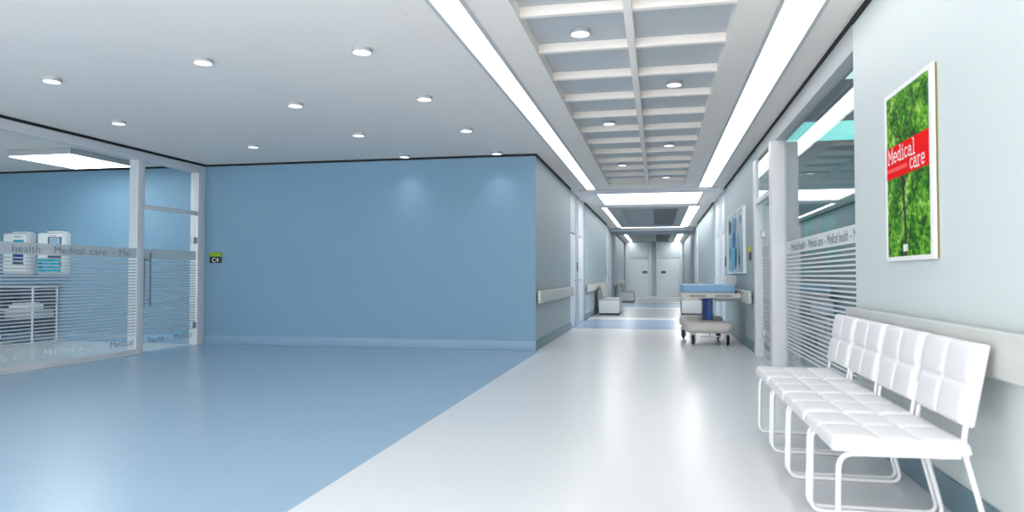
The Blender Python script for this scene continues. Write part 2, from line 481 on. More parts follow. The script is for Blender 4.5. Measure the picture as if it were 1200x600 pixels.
# baseboards
struct(B('baseboard_back', (GX, XL, YB - .012, YB, 0, .14), M['blue_base'], bev=.004))
struct(B('baseboard_room_left', (-12.6, GX - .14, YB - .012, YB, 0, .14), M['blue_base'], bev=.004))
for y0, y1 in ((YB - .012, 14.65), (17.62, 25.2), (28.17, YE)):
    struct(B('baseboard_left', (XL, XL + .014, y0, y1, 0, .15), M['teal_base'], bev=.003))
for y0, y1 in ((-1.6, 5.36), (YB + .02, 15.25), (18.22, 25.2), (28.17, YE)):
    struct(B('baseboard_right', (XR - .014, XR, y0, y1, 0, .15), M['teal_base'], bev=.003))

# handrails
def handrail(side, y0, y1, label, z0=.70, z1=.885, d=.075):
    e = empty('handrail', (XL if side < 0 else XR, (y0 + y1) / 2, 0))
    hy = (y1 - y0) / 2; s = -side
    a, b = sorted((s * .03, s * d))
    bm = bmesh.new(); box(bm, a, b, -hy, hy, z0, z1, .008); obj('rail', bm, M['rail'], e)
    a, b = sorted((0, s * .034))
    k = max(2, int(hy * 2 / 1.6))
    for i in range(k):
        yy = -hy + .2 + i * (2 * hy - .4) / (k - 1)
        B('bracket', (a, b, yy - .03, yy + .03, z0 + .04, z1 - .04), M['rail'], e)
    tag(e, label, 'handrail', 'wall handrails')
handrail(-1, YB + .02, 14.62, 'grey beige handrail on the left corridor wall next to the blue wall corner', .69, .875)
handrail(-1, 17.7, 25.1, 'grey beige handrail on the left wall behind the nearer white bench', .69, .875)
handrail(-1, 28.3, 37.5, 'grey beige handrail on the left wall behind the farther white bench', .69, .875)
handrail(1, -1.5, 5.35, 'long pale grey handrail behind the row of white chairs')
handrail(1, 10.8, 15.0, 'grey beige handrail on the right wall behind the hospital trolley', .69, .875)
handrail(1, 18.3, 25.1, 'grey beige handrail on the far right corridor wall beyond the trolley', .69, .875)

# ------------------------------------------------------------------ doors
door_n = 0
def door_unit(loc, rz, hinge=1, plaque=True):
    """1.34 wide, front faces local -Y, local origin at left base corner"""
    global door_n; door_n += 1
    e = empty('door_%d' % door_n, loc, rz); e['kind'] = 'structure'
    W = 1.34; l0, l1 = .18, 1.2
    each('door_jamb', [(0, l0, -.07, 0, 0, 2.88), (l1, W, -.07, 0, 0, 2.88)], M['frame'], e, .006)
    each('jamb_joint', [(l0 - .07, l0 - .06, -.073, -.068, 0, 2.88), (l1 + .06, l1 + .07, -.073, -.068, 0, 2.88)], M['door_line'], e)
    lf = B('door_leaf', (l0 + .008, l1 - .008, -.05, -.005, .01, 2.0), M['door'], e, .003)
    B('transom_panel', (l0 + .008, l1 - .008, -.05, -.005, 2.025, 2.87), M['door'], e, .003)
    B('door_joint', [(l0, l1, -.02, -.004, 0, 2.88)], M['door_line'], e)
    hx = l1 - .10 if hinge > 0 else l0 + .10
    bm = bmesh.new()
    cyl(bm, (hx, -.05, 1.0), (hx, -.10, 1.0), .012, 12)
    d = -1 if hinge > 0 else 1
    cyl(bm, (hx, -.10, 1.0), (hx + d * .11, -.10, 1.0), .010, 12)
    cyl(bm, (hx, -.056, 1.0), (hx, -.05, 1.0), .028, 20)
    obj('handle', bm, M['chrome'], lf)
    if plaque:
        px = l1 - .19 if hinge > 0 else l0 + .19
        q = B('plaque', (px - .115, px + .115, -.058, -.05, 1.215, 1.345), M['sign_black'], lf, .002)
        each('plaque_mark', [(px - .05, px - .005, -.06, -.058, 1.25, 1.285), (px + .012, px + .05, -.06, -.058, 1.25, 1.285)], M['screen'], q)
    return e
# end wall doors
door_unit((-1.68, YE, 0), 0, 1)
door_unit((-.08, YE, 0), 0, -1)
struct(B('trim_30', (XL, XR, YE - .075, YE - .0, 0, .10), M['frame'], bev=.003)) if False else None
# side doors: left wall faces +X
RX = XL - .14
for y0 in (14.65, 25.2):
    door_unit((RX + .05, y0 + .02, 0), pi / 2, 1, False)
    door_unit((RX + .05, y0 + 1.61, 0), pi / 2, -1, False)
for y0 in (15.25, 25.2):
    door_unit((XR + .09, y0 + 1.36, 0), -pi / 2, 1, False)
    door_unit((XR + .09, y0 + 2.95, 0), -pi / 2, -1, False)

def plaque_side(x, y, z, s, label, top, w=.20, h=.17):
    e = empty('room_sign', (x, y, z))
    a, b = sorted((0, s * .012))
    B('sign_plate', (a, b, -w / 2, w / 2, -h / 2, h * .12), M['sign_black'], e, .002)
    B('sign_header', (a, b, -w / 2, w / 2, h * .12, h / 2), M[top], e, .002)
    tag(e, label, 'sign', 'small door signs')
plaque_side(XR, 11.18, 1.43, -1, 'small black and yellow green sign on the right wall beside the blue painting', 'yellow_sign', .30, .2)
plaque_side(XL + .005 - .03, 16.13, 1.30, 1, 'small dark blue sign between the nearer left corridor doors', 'sign_black', .14, .2)
plaque_side(XR - .0, 15.12, 1.38, -1, 'small dark blue sign beside the nearer right corridor doors', 'sign_black', .14, .2)
plaque_side(XL, 25.0, 1.2, 1, 'tiny dark sign beside the farther left corridor doors', 'sign_black', .14, .16)

# C4 sign on the blue wall
e = empty('room_sign', (-7.0, YB, 1.39))
B('sign_plate', (-.105, .105, -.015, 0, -.085, .015), M['sign_black'], e, .002)
B('sign_header', (-.105, .105, -.015, 0, .015, .085), M['green_sign'], e, .002)
bm = bmesh.new()
for a in range(6):
    x = -.09 + a * .03
    p = [bm.verts.new(q) for q in ((x, -.0155, .0), (x + .035, -.0155, .0), (x + .02, -.0155, .02 + .02 * random.random()))]
    bm.faces.new(p)
r = bmesh.ops.extrude_face_region(bm, geom=bm.faces[:])
for v in [g for g in r['geom'] if isinstance(g, bmesh.types.BMVert)]: v.co.y += .001
obj('sign_leaf_marks', bm, M['sign_black'], e)  # black triangles along the foot of the green header
text('sign_lettering', 'C4', .10, M['white'], e, (0, -.0165, -.07), (pi / 2, 0, 0), 'CENTER', .0008, fixed=.115)
tag(e, 'small green and black C4 sign on the blue wall beside the glass door', 'sign')

# ------------------------------------------------------------------ glass screens
def stripes_mesh(x, y0, y1, z0, z1, pitch, th, d=.0015):
    bm = bmesh.new(); z = z0
    while z < z1:
        box(bm, x - d / 2, x + d / 2, y0, y1, z, z + th); z += pitch
    return bm

def window_unit(name, x, y0, y1, z1, out, texts, bottom, frost='frost'):
    """glass pane at x, corridor side is sign out"""
    e = empty(name, (0, 0, 0)); e['kind'] = 'structure'
    B('glass_pane', (x - .004, x + .004, y0, y1, .05, z1), M['glass'], e)
    fx = x + out * .007
    st = obj('frosted_stripes', stripes_mesh(fx, y0, y1, .26, 1.335, .0415, .0165), M[frost], e, smooth=False)
    bd = B('frosted_band', (fx - .00075, fx + .00075, y0, y1, 1.345, 1.485), M[frost], e)
    tx = x + out * .0095
    rot = (pi / 2, 0, pi / 2 if out > 0 else -pi / 2)
    for s, yy, w, m in texts:
        text('film_lettering', s, .125, m, bd, (tx, yy, 1.372), rot, 'LEFT', .0003, fixed=w)
    for s, yy, w, m in bottom:
        text('film_lettering', s, .115, m, st, (tx, yy, .13), rot, 'LEFT', .0003, fixed=w)
    return e
T, TW = M['film_text'], M['film_text_white']
# left screen: reading direction is +Y, face +X
def seq(y, k, sgn, unit=.062):
    out = []; words = ['Medical health', '-', 'Medical care', '-']
    while k > 0:
        for w_ in words:
            L = len(w_) * unit * (1.0)
            out.append((w_, y, L if w_ != '-' else .03, T)); y += sgn * (L + .09)
            k -= 1
    return out
def clip(ts, y0, y1, sgn):
    r = []
    for t in ts:
        a, b = sorted((t[1], t[1] + sgn * t[2]))
        if a > y0 and b < y1: r.append(t)
    return r
lt = [('Medical', 6.03, .44, T), ('health', 6.55, .50 + .15, T), ('-', 7.285, .04, TW), ('Medical', 7.40, .44, T), ('care', 7.93, .26, T), ('-', 8.3, .03, T)]
lt = [('Medical', 6.18, .46, T), ('health', 6.84, .38, T), ('-', 7.30, .05, TW), ('Medical', 7.42, .47, T), ('care', 7.99, .27, T), ('-', 8.36, .04, T), ('Me', 8.5, .18, T)]
lb = [('Medical', 8.36, .42, T), ('Medical care', 7.3, .78, TW), ('Medical', 6.5, .42, TW)]
window_unit('window_1', GX - .016, -1.55, 8.84, 2.75, 1, lt, lb)
# frames of the left screen
FR = M['frame']; M['shaded_header'] = mat('header_shaded_grey', (.46, .49, .51), .5)  # right header greyed: its dimmer light is painted into the colour
struct(B('trim_31', (GX - .10, GX, -1.6, YB, 2.745, GZ), FR, bev=.004))
struct(B('trim_32', (GX - .14, GX, 8.84, 8.98, 0, 2.745), FR, bev=.004))
struct(B('trim_33', (GX - .14, GX, 10.20, YB, 0, 2.745), FR, bev=.004))
struct(B('trim_34', (GX - .06, GX, 8.98, 10.20, 2.06, 2.125), FR, bev=.004))
struct(B('trim_35', (GX - .05, GX, -1.6, 8.84, 0, .06), FR, bev=.004))
struct(B('trim_36', (GX - .01, GX + .10, -1.6, 8.84, 0, .012), M['floor_room'], bev=.003))
struct(B('trim_37', (GX - .052, GX - .015, 5.0, 5.08, .06, 2.745), FR)) if False else None
def vpane(name, x, y0, y1, z0, z1):
    e = struct(B(name, (x - .004, x + .004, y0, y1, z0, z1), M['glass'])); return e
vpane('window_2', GX - .03, 8.98, 10.20, 2.125, 2.745)

def glass_door(name, x, y0, y1, out, handle_y, hinge_y, bt):
    e = empty(name, (0, 0, 0)); e['kind'] = 'structure'
    lf = B('door_leaf', (x - .005, x + .005, y0, y1, .012, 2.05), M['glass'], e)
    fx = x + out * .008
    obj('frosted_stripes', stripes_mesh(fx, y0 + .01, y1 - .01, .26, 1.335, .0415, .0165), M['frost'], lf, smooth=False)
    B('frosted_band', (fx - .00075, fx + .00075, y0 + .01, y1 - .01, 1.345, 1.485), M['frost'], lf)
    rot = (pi / 2, 0, pi / 2 if out > 0 else -pi / 2)
    for s, yy, w, m in bt: text('film_lettering', s, .115, m, lf, (x + out * .0105, yy, .13), rot, 'LEFT', .0003, fixed=w)
    bm = bmesh.new()
    for s in (1, -1):
        cyl(bm, (x + s * .05, handle_y, .66), (x + s * .05, handle_y, 1.43), .011, 14, bev=.003)
        for z in (.76, 1.33): cyl(bm, (x, handle_y, z), (x + s * .05, handle_y, z), .008, 10)
    obj('handle', bm, M['handle'], lf)
    for z in (.32, 1.66):
        B('hinge', (x - .02, x + .03 * out + .0, hinge_y - .045, hinge_y + .045, z - .05, z + .05) if out > 0 else (x - .03, x + .02, hinge_y - .045, hinge_y + .045, z - .05, z + .05), M['chrome'], e, .003)
    return e
glass_door('door_11', GX - .03, 8.99, 10.19, 1, 9.09, 10.13, [('health -', 9.12, .42, T), ('Medical', 9.66, .42, T)])

# right screen; reading direction is -Y
FXR = 1.30
GXR = 1.455
rt_ = [('Medical care', 8.62, .70, T), ('-', 7.83, .03, T), ('Medical health', 7.74, .78, T), ('-', 6.90, .03, T),
       ('Medical care', 6.82, .62, T), ('-', 6.47 - .33, .03, T), ('Medical health', 6.47, .0, T)]
rt_ = [('Medical care', 9.2, .64, T), ('-', 8.46, .04, T), ('Medical health', 8.36, .74, T), ('-', 7.55, .04, T), ('Medical care', 7.45, .62, T), ('-', 6.76, .04, T),
       ('Medical health', 6.66, .70, T), ('-', 5.90, .04, T), ('Medical', 5.8, .35, T)]
rt_ = [t for t in rt_ if t[1] < 8.75]
rb = [('Medical health', 8.3, .78, TW), ('Medical care', 7.3, .66, TW), ('Medical', 6.4, .4, TW)]
window_unit('window_3', GXR, 5.30, 8.80, 2.70, -1, rt_, rb, 'frost_white')
struct(B('trim_41', (XR, GXR + .03, 5.362, YB - .002, 2.68, GZ), M['shaded_header'], bev=.004))
struct(B('trim_42', (FXR, GXR + .02, 8.78, 8.95, 0, 2.68), FR, bev=.004))
struct(B('trim_43', (FXR, GXR + .02, 10.20, YB - .002, 0, 2.68), FR, bev=.004))
struct(B('trim_44', (FXR, FXR + .06, 8.95, 10.20, 2.06, 2.125), FR, bev=.004))
struct(B('trim_45', (FXR + .02, GXR + .02, 5.36, 8.78, 0, .05), FR, bev=.004))
struct(B('trim_46', (FXR, GXR + .06, 8.95, 10.20, 0, .008), M['floor_room']))
vpane('window_4', FXR + .03, 8.95, 10.20, 2.125, 2.68)
glass_door('door_12', FXR + .10, 8.96, 10.19, -1, 9.06, 10.13, [('Medical', 10.1, .42, T)])

# ------------------------------------------------------------------ left room contents
e = empty('ceiling_light_panel', (-8.62, 9.2, H))
B('light_housing', (-.54, .54, -.62, .62, -.085, 0), M['spotring'], e, .004)
B('light_diffuser', (-.515, .515, -.595, .595, -.092, -.084), M['light_room'], e)
tag(e, 'large square white ceiling light panel inside the left glass room', 'ceiling light')
def sconce_dummy(): pass

def cabinet(x0, label, kind):
    w = .50
    e = empty('wall_cabinet', (x0, YB, 1.12))
    B('cabinet_body', (0, w, -.15, 0, 0, .70), M['frame'], e, .01)
    B('front_panel', (.02, w - .02, -.182, -.17, .02, .68), M['white'], e, .004)
    B('top_handle', (.20, w - .0, -.19, -.05, .70, .722), M['white'], e, .006)
    def fp(name, x, X, z, Z, m): B(name, (x, min(X, w - .02), -.188, -.182, z, Z), M[m], e)
    if kind == 0:
        fp('picture', .22, .43, .50, .585, 'cyanmix'); fp('blue_label', .22, .43, .235, .45, 'navy'); fp('dark_label', .22, .43, .17, .215, 'dark')
        fp('name_strip', .24, .38, .63, .645, 'inset')
    else:
        fp('screen_surround', .22, .54, .38, .625, 'dark'); B('screen', (.25, .455, -.192, -.188, .40, .615), M['screen'], e)
        fp('dark_label', .22, .54, .26, .315, 'dark')
        fp('cyan_panel', .02, .57, .02, .255, 'cyanmix')
        fp('name_strip', .24, .38, .64, .652, 'inset')
    tag(e, label, 'wall cabinet', 'white cabinets on the wall of the left glass room')
cabinet(-10.93, 'white wall cabinet with a small blue picture, left one in the glass room', 0)
cabinet(-10.235, 'white wall cabinet with a pale screen and cyan panel, right one in the glass room', 1)

# work table under the cabinets
e = empty('work_table', (-10.5, 10.08, 0))
for x in (-.56, .56):
    for y in (-.24, .24):
        bm = bmesh.new(); cyl(bm, (x, y, .03), (x, y, .93), .016, 12); cyl(bm, (x, y, 0), (x, y, .03), .032, 14, bev=.006)
        obj('leg', bm, M['tube'], e)
B('table_top', (-.6, .6, -.26, .26, .90, .93), M['frame'], e, .006)
B('back_panel', (-.56, .56, .20, .22, .12, .9), M['dark'], e)
B('drawer_unit', (-.52, -.12, -.2, .2, .55, .78), M['dark'], e, .004)
B('drawer_unit', (-.02, .54, -.2, .2, .40, .52), M['box_side'], e, .004)
B('shelf', (-.56, .56, -.22, .22, .52, .54), M['frame'], e, .004)
B('lower_shelf', (-.56, .56, -.22, .22, .18, .20), M['dark'], e, .004)
tag(e, 'steel framed work table with dark back under the white wall cabinets', 'table')
e = empty('storage_tray', (-10.22, 10.0, .54))
B('tray_body', [(-.2, .2, -.14, .14, 0, .012), (-.2, -.188, -.14, .14, 0, .09), (.188, .2, -.14, .14, 0, .09), (-.2, .2, -.14, -.128, 0, .09), (-.2, .2, .128, .14, 0, .09)], M['frame'], e, .002)
each('supply_box', [(-.17, -.06, -.1, .1, .012, .11), (-.04, .04, -.1, .08, .012, .075), (.06, .17, -.1, .1, .012, .12)], M['boxwhite'], e, .004)
tag(e, 'pale tray of supplies on the middle shelf of the work table', 'tray')

# ------------------------------------------------------------------ right room contents
def teal_panel(x0, x1, y0, y1, lab, m):
    e = empty('ceiling_light_panel', ((x0 + x1) / 2, (y0 + y1) / 2, H))
    hx, hy = (x1 - x0) / 2, (y1 - y0) / 2
    B('light_housing', (-hx - .03, hx + .03, -hy - .03, hy + .03, -.012, 0), M['ceiling_dark'], e)
    B('light_diffuser', (-hx, hx, -hy, hy, -.018, -.012), m, e)
    tag(e, lab, 'ceiling light', 'glowing panels in the right glass room ceiling')
teal_panel(1.60, 3.0, 8.82, 10.04, 'teal glowing ceiling panel near the back wall of the right glass room', M['teal_light'])
teal_panel(1.60, 3.0, 5.75, 6.92, 'pale glowing ceiling panel near the front of the right glass room', emit('pale_teal_light', (.66, .95, .93), 1.6))
for i, (x, w) in enumerate(((1.95, .14), (2.18, .20))):
    o = B('notice_board', (x, x + w, YB - .03, YB, 1.12, 1.90), M['teal_board'], None, .004)
    tag(o, ['narrow teal board on the back wall seen through the right glass', 'wider teal board on the back wall seen through the right glass'][i], 'board', 'teal boards in the right glass room')
# examination couch
e = empty('examination_couch', (2.35, 8.6, 0))
for x in (-.3, .3):
    for y in (-.8, .8):
        bm = bmesh.new(); cyl(bm, (x, y, .03), (x, y, .6), .018, 12); cyl(bm, (x, y, 0), (x, y, .03), .03, 12, bev=.005); obj('leg', bm, M['chrome'], e)
B('couch_frame', (-.35, .35, -.95, .95, .56, .62), M['frame'], e, .01)
B('couch_pad', (-.36, .36, -.97, .97, .62, .72), M['mattress'], e, .03)
B('lower_shelf', (-.3, .3, -.8, .8, .22, .24), M['frame'], e)
tag(e, 'blue padded examination couch inside the right glass room', 'couch')

# ------------------------------------------------------------------ waiting chairs
def cushion(w, d, t, nx=28, ny=28, creases=((.5,), (.5,)), depth=.010, r=.03):
    """quilted pad centred in x,y ; bottom z=0"""
    bm = bmesh.new()
    def prof(u, v):
        # distances to edge
        ex = min(u, 1 - u) * w; ey = min(v, 1 - v) * d
        z = t
        for e_ in (ex, ey):
            if e_ < r: z -= (t * .42) * (1 - math.sqrt(max(0, 1 - (1 - e_ / r) ** 2)))
        for c in creases[0]: z -= depth * math.exp(-((u - c) * w / .012) ** 2)
        for c in creases[1]: z -= depth * math.exp(-((v - c) * d / .012) ** 2)
        a = [0] + list(creases[0]) + [1]; b = [0] + list(creases[1]) + [1]
        for i in range(len(a) - 1):
            if a[i] <= u <= a[i + 1]: pu = (u - a[i]) / (a[i + 1] - a[i])
        for i in range(len(b) - 1):
            if b[i] <= v <= b[i + 1]: pv = (v - b[i]) / (b[i + 1] - b[i])
        z += depth * .9 * (sin(pi * pu) * sin(pi * pv)) ** .5 if pu * pv * (1 - pu) * (1 - pv) > 1e-6 else 0
        return z
    us = sorted(set([i / nx for i in range(nx + 1)] + [c + k * .012 / w for c in creases[0] for k in (-1, -.5, 0, .5, 1)] + [k * r / w for k in (.1, .3, .6)] + [1 - k * r / w for k in (.1, .3, .6)]))
    vs = sorted(set([i / ny for i in range(ny + 1)] + [c + k * .012 / d for c in creases[1] for k in (-1, -.5, 0, .5, 1)] + [k * r / d for k in (.1, .3, .6)] + [1 - k * r / d for k in (.1, .3, .6)]))
    top = [[bm.verts.new(((u - .5) * w, (v - .5) * d, prof(u, v))) for v in vs] for u in us]
    bot = [[bm.verts.new(((u - .5) * w * .985, (v - .5) * d * .985, 0 if 0 < i < len(us) - 1 and 0 < j < len(vs) - 1 else .006)) for j, v in enumerate(vs)] for i, u in enumerate(us)]
    for g, flip in ((top, False), (bot, True)):
        for i in range(len(us) - 1):
            for j in range(len(vs) - 1):
                q = (g[i][j], g[i + 1][j], g[i + 1][j + 1], g[i][j + 1])
                bm.faces.new(q[::-1] if flip else q)
    def side(T_, B_):
        for k in range(len(T_) - 1): bm.faces.new((T_[k], T_[k + 1], B_[k + 1], B_[k]))
    side(top[0], bot[0]); side(top[-1], bot[-1])
    side([r_[0] for r_ in top], [r_[0] for r_ in bot]); side([r_[-1] for r_ in top], [r_[-1] for r_ in bot])
    return bm

def make_chair():
    # local: front faces -X ; seat width along Y ; origin under centre
    e = empty('waiting_chair', (0, 0, 0))
    W = .545
    bm = cushion(.50, W, .056, creases=((.36, .66), (.5,)), depth=.007, r=.025)
    o = obj('seat', bm, M['seat'], e, loc=(-.005, 0, .408))
    bm = cushion(.325, W - .045, .058, creases=((.50,), (.5,)), depth=.008, r=.022)
    o = obj('backrest', bm, M['seat'], e)
    # cushion local x -> up, z -> towards the sitter (-X)
    lean = radians(11)
    R = Matrix(((sin(lean), 0, -cos(lean)), (0, 1, 0), (cos(lean), 0, sin(lean)))).to_4x4()
    o.matrix_local = Matrix.Translation((.295, 0, .672)) @ R
    for s in (-1, 1):
        yy = s * (W / 2 - .022)
        pts = [(.212, yy, .402), (-.225, yy, .396), (-.235, yy, .012), (.330, yy, .012), (.222, yy, .44), (.232, yy, .52), (.254, yy, .61)]
        bm = bmesh.new()
        p = round_path(pts, .06, 7)
        tube(bm, p, .0105, 10)
        obj('side_frame', bm, M['tube'], e)
    for x in (-.15, .15):
        bm = bmesh.new(); cyl(bm, (x, -W / 2 + .03, .396), (x, W / 2 - .03, .396), .009, 10)
        obj('cross_bar', bm, M['tube'], e)
    return e
C0 = make_chair()
labs = ['white quilted chair nearest the viewer, at the near end of the row',
        'white quilted chair second nearest the viewer in the row of four',
        'white quilted chair third from the viewer in the row of four',
        'white quilted chair farthest from the viewer, next to the striped glass']
for i, lab in enumerate(labs):
    c = C0 if i == 0 else copy_tree(C0)
    c.location = (.925, 3.03 + .285 + i * .572, 0)
    tag(c, lab, 'chair', 'row of white waiting chairs along the right wall')

# ------------------------------------------------------------------ tree poster
px = XR - .001
e = empty('framed_poster', (px, 4.215, 1.668))
def PX(y): return 4.215 - y   # local +Y is world +Y
hw, hh = .375, .485
th = .020
B('poster_backing', (-th, 0, -hw + .002, hw - .002, -hh + .002, hh - .002), M['olive'], e)
B('poster_frame', [(-th - .004, -th + .01, -hw, -hw + .045, -hh, hh), (-th - .004, -th + .01, hw - .030, hw, -hh, hh),
                   (-th - .004, -th + .01, -hw + .045, hw - .030, -hh, -hh + .024), (-th - .004, -th + .01, -hw + .045, hw - .030, hh - .024, hh)], M['frame_white'], e)
sheet = B('printed_foliage', (-th - .001, -th, -hw + .045, hw - .03, -hh + .024, hh - .024), M['leaves'], e)
# ribbon helper on the poster plane ; coords (u to the right in view, v up) -> local y=-u
def ribbon(bm, pts, w0, w1, x):
    P = [Vector((p[0], p[1])) for p in pts]; n_ = len(P); L = []; R_ = []
    for i, p in enumerate(P):
        t = (P[min(i + 1, n_ - 1)] - P[max(i - 1, 0)]).normalized(); s = Vector((-t.y, t.x))
        w = w0 + (w1 - w0) * i / (n_ - 1)
        L.append(bm.verts.new((x, -(p.x + s.x * w), p.y + s.y * w))); R_.append(bm.verts.new((x, -(p.x - s.x * w), p.y - s.y * w)))
    for i in range(n_ - 1): bm.faces.new((L[i], L[i + 1], R_[i + 1], R_[i]))
def extr(bm, d):
    r = bmesh.ops.extrude_face_region(bm, geom=bm.faces[:])
    for v in [g for g in r['geom'] if isinstance(g, bmesh.types.BMVert)]: v.co.x += d
bm = bmesh.new()
xx = -th - .0018
ribbon(bm, [(-.035, -.46), (-.045, -.30), (-.062, -.15), (-.06, -.05), (-.05, .05)], .020, .011, xx)
for br in ([(-.058, -.12), (-.12, -.02), (-.20, .06)], [(-.058, -.18), (-.11, -.23), (-.16, -.30)], [(-.058, -.08), (.02, .0), (.12, .03)],
           [(-.05, .05), (-.09, .17), (-.16, .29), (-.20, .43)], [(-.05, .05), (.0, .22), (.03, .36), (.05, .455)], [(-.06, .17), (-.16, .10), (-.26, .07)],
           [(0.0, .22), (.06, .30), (.14, .36)], [(-.1, .2), (-.18, .22), (-.27, .28)], [(-.06, -.06), (-.14, -.0), (-.25, .02)]):
    ribbon(bm, br, .008, .003, xx)
extr(bm, .0005)
obj('printed_tree', bm, M['trunk'], sheet, smooth=False)
# red band
bm = bmesh.new()
z_ = 1.668
L, Rr = -(hw - .03), (hw - .045)
x1 = -th - .0028
p = [(L, 1.655 - z_), (L, 1.838 - z_), (Rr, 1.838 - z_), (Rr, 1.656 - z_)]
f = bm.faces.new([bm.verts.new((x1, -a, b)) for a, b in p]); extr(bm, .001)
band = obj('red_band', bm, M['red'], sheet, smooth=False)
bm = bmesh.new()
f = bm.faces.new([bm.verts.new((x1 - .0004, -a, b)) for a, b in [(L + .002, 1.694 - z_), (L + .002, 1.715 - z_), (-.0, 1.712 - z_), (-.0, 1.691 - z_)]]); extr(bm, .0003)
obj('pale_stripe', bm, M['pink'], band, smooth=False)
# typewriter letters from strokes
def arc(cx, cy, rx, ry, a0, a1, k=10):
    return [(cx + rx * cos(radians(a0 + (a1 - a0) * i / k)), cy + ry * sin(radians(a0 + (a1 - a0) * i / k))) for i in range(k + 1)]
GL = {
 'M': ([[(.1, 0), (.1, 1)], [(.1, 1), (.45, .35)], [(.45, .35), (.8, 1)], [(.8, 0), (.8, 1)], [(0, 0), (.25, 0)], [(.65, 0), (.92, 0)], [(0, 1), (.15, 1)], [(.75, 1), (.92, 1)]], 1.0),
 'e': ([arc(.3, .33, .26, .32, 0, 180) + arc(.3, .33, .26, .32, 180, 320), [(.04, .34), (.56, .34)]], .68),
 'd': ([arc(.28, .33, .24, .32, 20, 340), [(.5, 0), (.5, 1)], [(.36, 1), (.5, 1)], [(.5, 0), (.62, 0)]], .72),
 'i': ([[(.2, 0), (.2, .65)], [(.06, .65), (.2, .65)], [(.04, 0), (.36, 0)], [(.2, .84), (.2, .94)]], .46),
 'c': ([arc(.3, .33, .25, .32, 40, 320)], .62),
 'a': ([arc(.26, .2, .22, .19, 60, 360), arc(.26, .44, .2, .2, 0, 160), [(.47, 0), (.47, .44)], [(.47, 0), (.6, .0)]], .70),
 'l': ([[(.2, 0), (.2, 1)], [(.05, 1), (.2, 1)], [(.03, 0), (.37, 0)]], .46),
 'r': ([[(.14, 0), (.14, .63)], [(.0, .63), (.14, .63)], [(0, 0), (.3, 0)], arc(.34, .40, .20, .23, 170, 50)], .62),
}
def letters(name, s, u, v, size, sx, m, x, w=.0042):
    bm = bmesh.new(); cu = u
    for ch in s:
        st, adv = GL[ch]
        for line in st:
            pts = [(cu + a * size * sx, v + b * size) for a, b in line]
            if len(pts) == 2:
                d = (Vector(pts[1]) - Vector(pts[0])); d.normalize(); d *= w * .8
                pts = [(pts[0][0] - d.x, pts[0][1] - d.y), (pts[1][0] + d.x, pts[1][1] + d.y)]
            ribbon(bm, pts, w, w, x)
        cu += adv * size * sx
    extr(bm, .0004)
    return obj(name, bm, m, band, smooth=False)
letters('poster_lettering', 'Medical', -.318, 1.745 - z_, .082, 1.18, M['white'], x1 - .0008)
letters('poster_lettering', 'care', .045, 1.672 - z_, .082, 1.06, M['white'], x1 - .0008)
o = text('poster_small_print', 'P I U I T', .028, M['white'], sheet, (x1, .105, -.445), (pi / 2, 0, -pi / 2), 'LEFT', .0003, fixed=.07)
bpy.data.objects.remove(o)
# small white mark at the foot of the poster
bm = bmesh.new()
for k, (a, b) in enumerate(((-.078, -.060), (-.056, -.040), (-.036, -.024), (-.020, -.008))):
    box(bm, x1, x1 + .0004, -b, -a, -.435, -.395 - .004 * (k % 2))
obj('poster_foot_mark', bm, M['white'], sheet, smooth=False)
tag(e, 'framed green tree poster reading Medical care on a red band above the chairs', 'poster')

# blue painting
e = empty('framed_painting', (XR - .001, 12.95, 1.665))
hw2, hh2 = 1.27, .51
cv = B('painting_canvas', (-.035, 0, -hw2, hw2, -hh2, hh2), M['canvas'], e)
for k_, (col_, pts_) in enumerate((('black', [(13.98, 2.123), (13.72, 2.116), (13.54, 2.015), (13.61, 1.889), (13.74, 1.828), (13.96, 1.869)] ), ('black', [(12.92, 1.588), (12.7, 1.591), (12.66, 1.433), (12.73, 1.231), (12.93, 1.203)] ), ('mid', [(13.41, 2.114), (13.05, 2.114), (12.66, 2.066), (12.65, 1.94), (12.79, 1.882), (12.69, 1.724), (12.76, 1.576), (13.01, 1.561), (13.39, 1.6), (13.44, 1.731), (13.25, 1.868), (13.45, 1.972)] ), ('mid', [(12.27, 2.086), (11.93, 2.074), (11.91, 1.985), (12.06, 1.93), (12.25, 1.983)] ), ('cyan', [(13.94, 1.787), (13.43, 1.817), (13.2, 1.659), (12.89, 1.581), (12.94, 1.381), (12.93, 1.186), (13.99, 1.186), (13.87, 1.434)] ), ('cyan', [(12.47, 1.822), (12.37, 1.816), (12.33, 1.65), (12.14, 1.53), (12.1, 1.418), (12.15, 1.308), (12.29, 1.215), (12.43, 1.313), (12.5, 1.486), (12.41, 1.597), (12.53, 1.716)] ), ('navy', [(13.19, 1.864), (12.98, 1.888), (12.94, 1.737), (13.04, 1.586), (13.21, 1.569), (13.29, 1.694)] ), ('navy', [(13.86, 1.618), (13.66, 1.617), (13.65, 1.459), (13.78, 1.4), (13.87, 1.465)] ), ('navy', [(12.39, 1.46), (12.24, 1.436), (12.15, 1.336), (12.26, 1.226), (12.38, 1.312)] ),)):
    bm = bmesh.new()
    P_ = [Vector((0, y_ - 12.95, z_ - 1.665)) for y_, z_ in pts_]
    P_ = round_path(P_, .12, 4, closed=True)
    x_ = -.0352 - .0004 * (k_ + 1)
    bm.faces.new([bm.verts.new((x_, q_.y, q_.z)) for q_ in P_]); bmesh.ops.triangulate(bm, faces=bm.faces[:]); extr(bm, .0003)
    obj('paint_stroke', bm, M['paint_' + col_], cv, smooth=False)
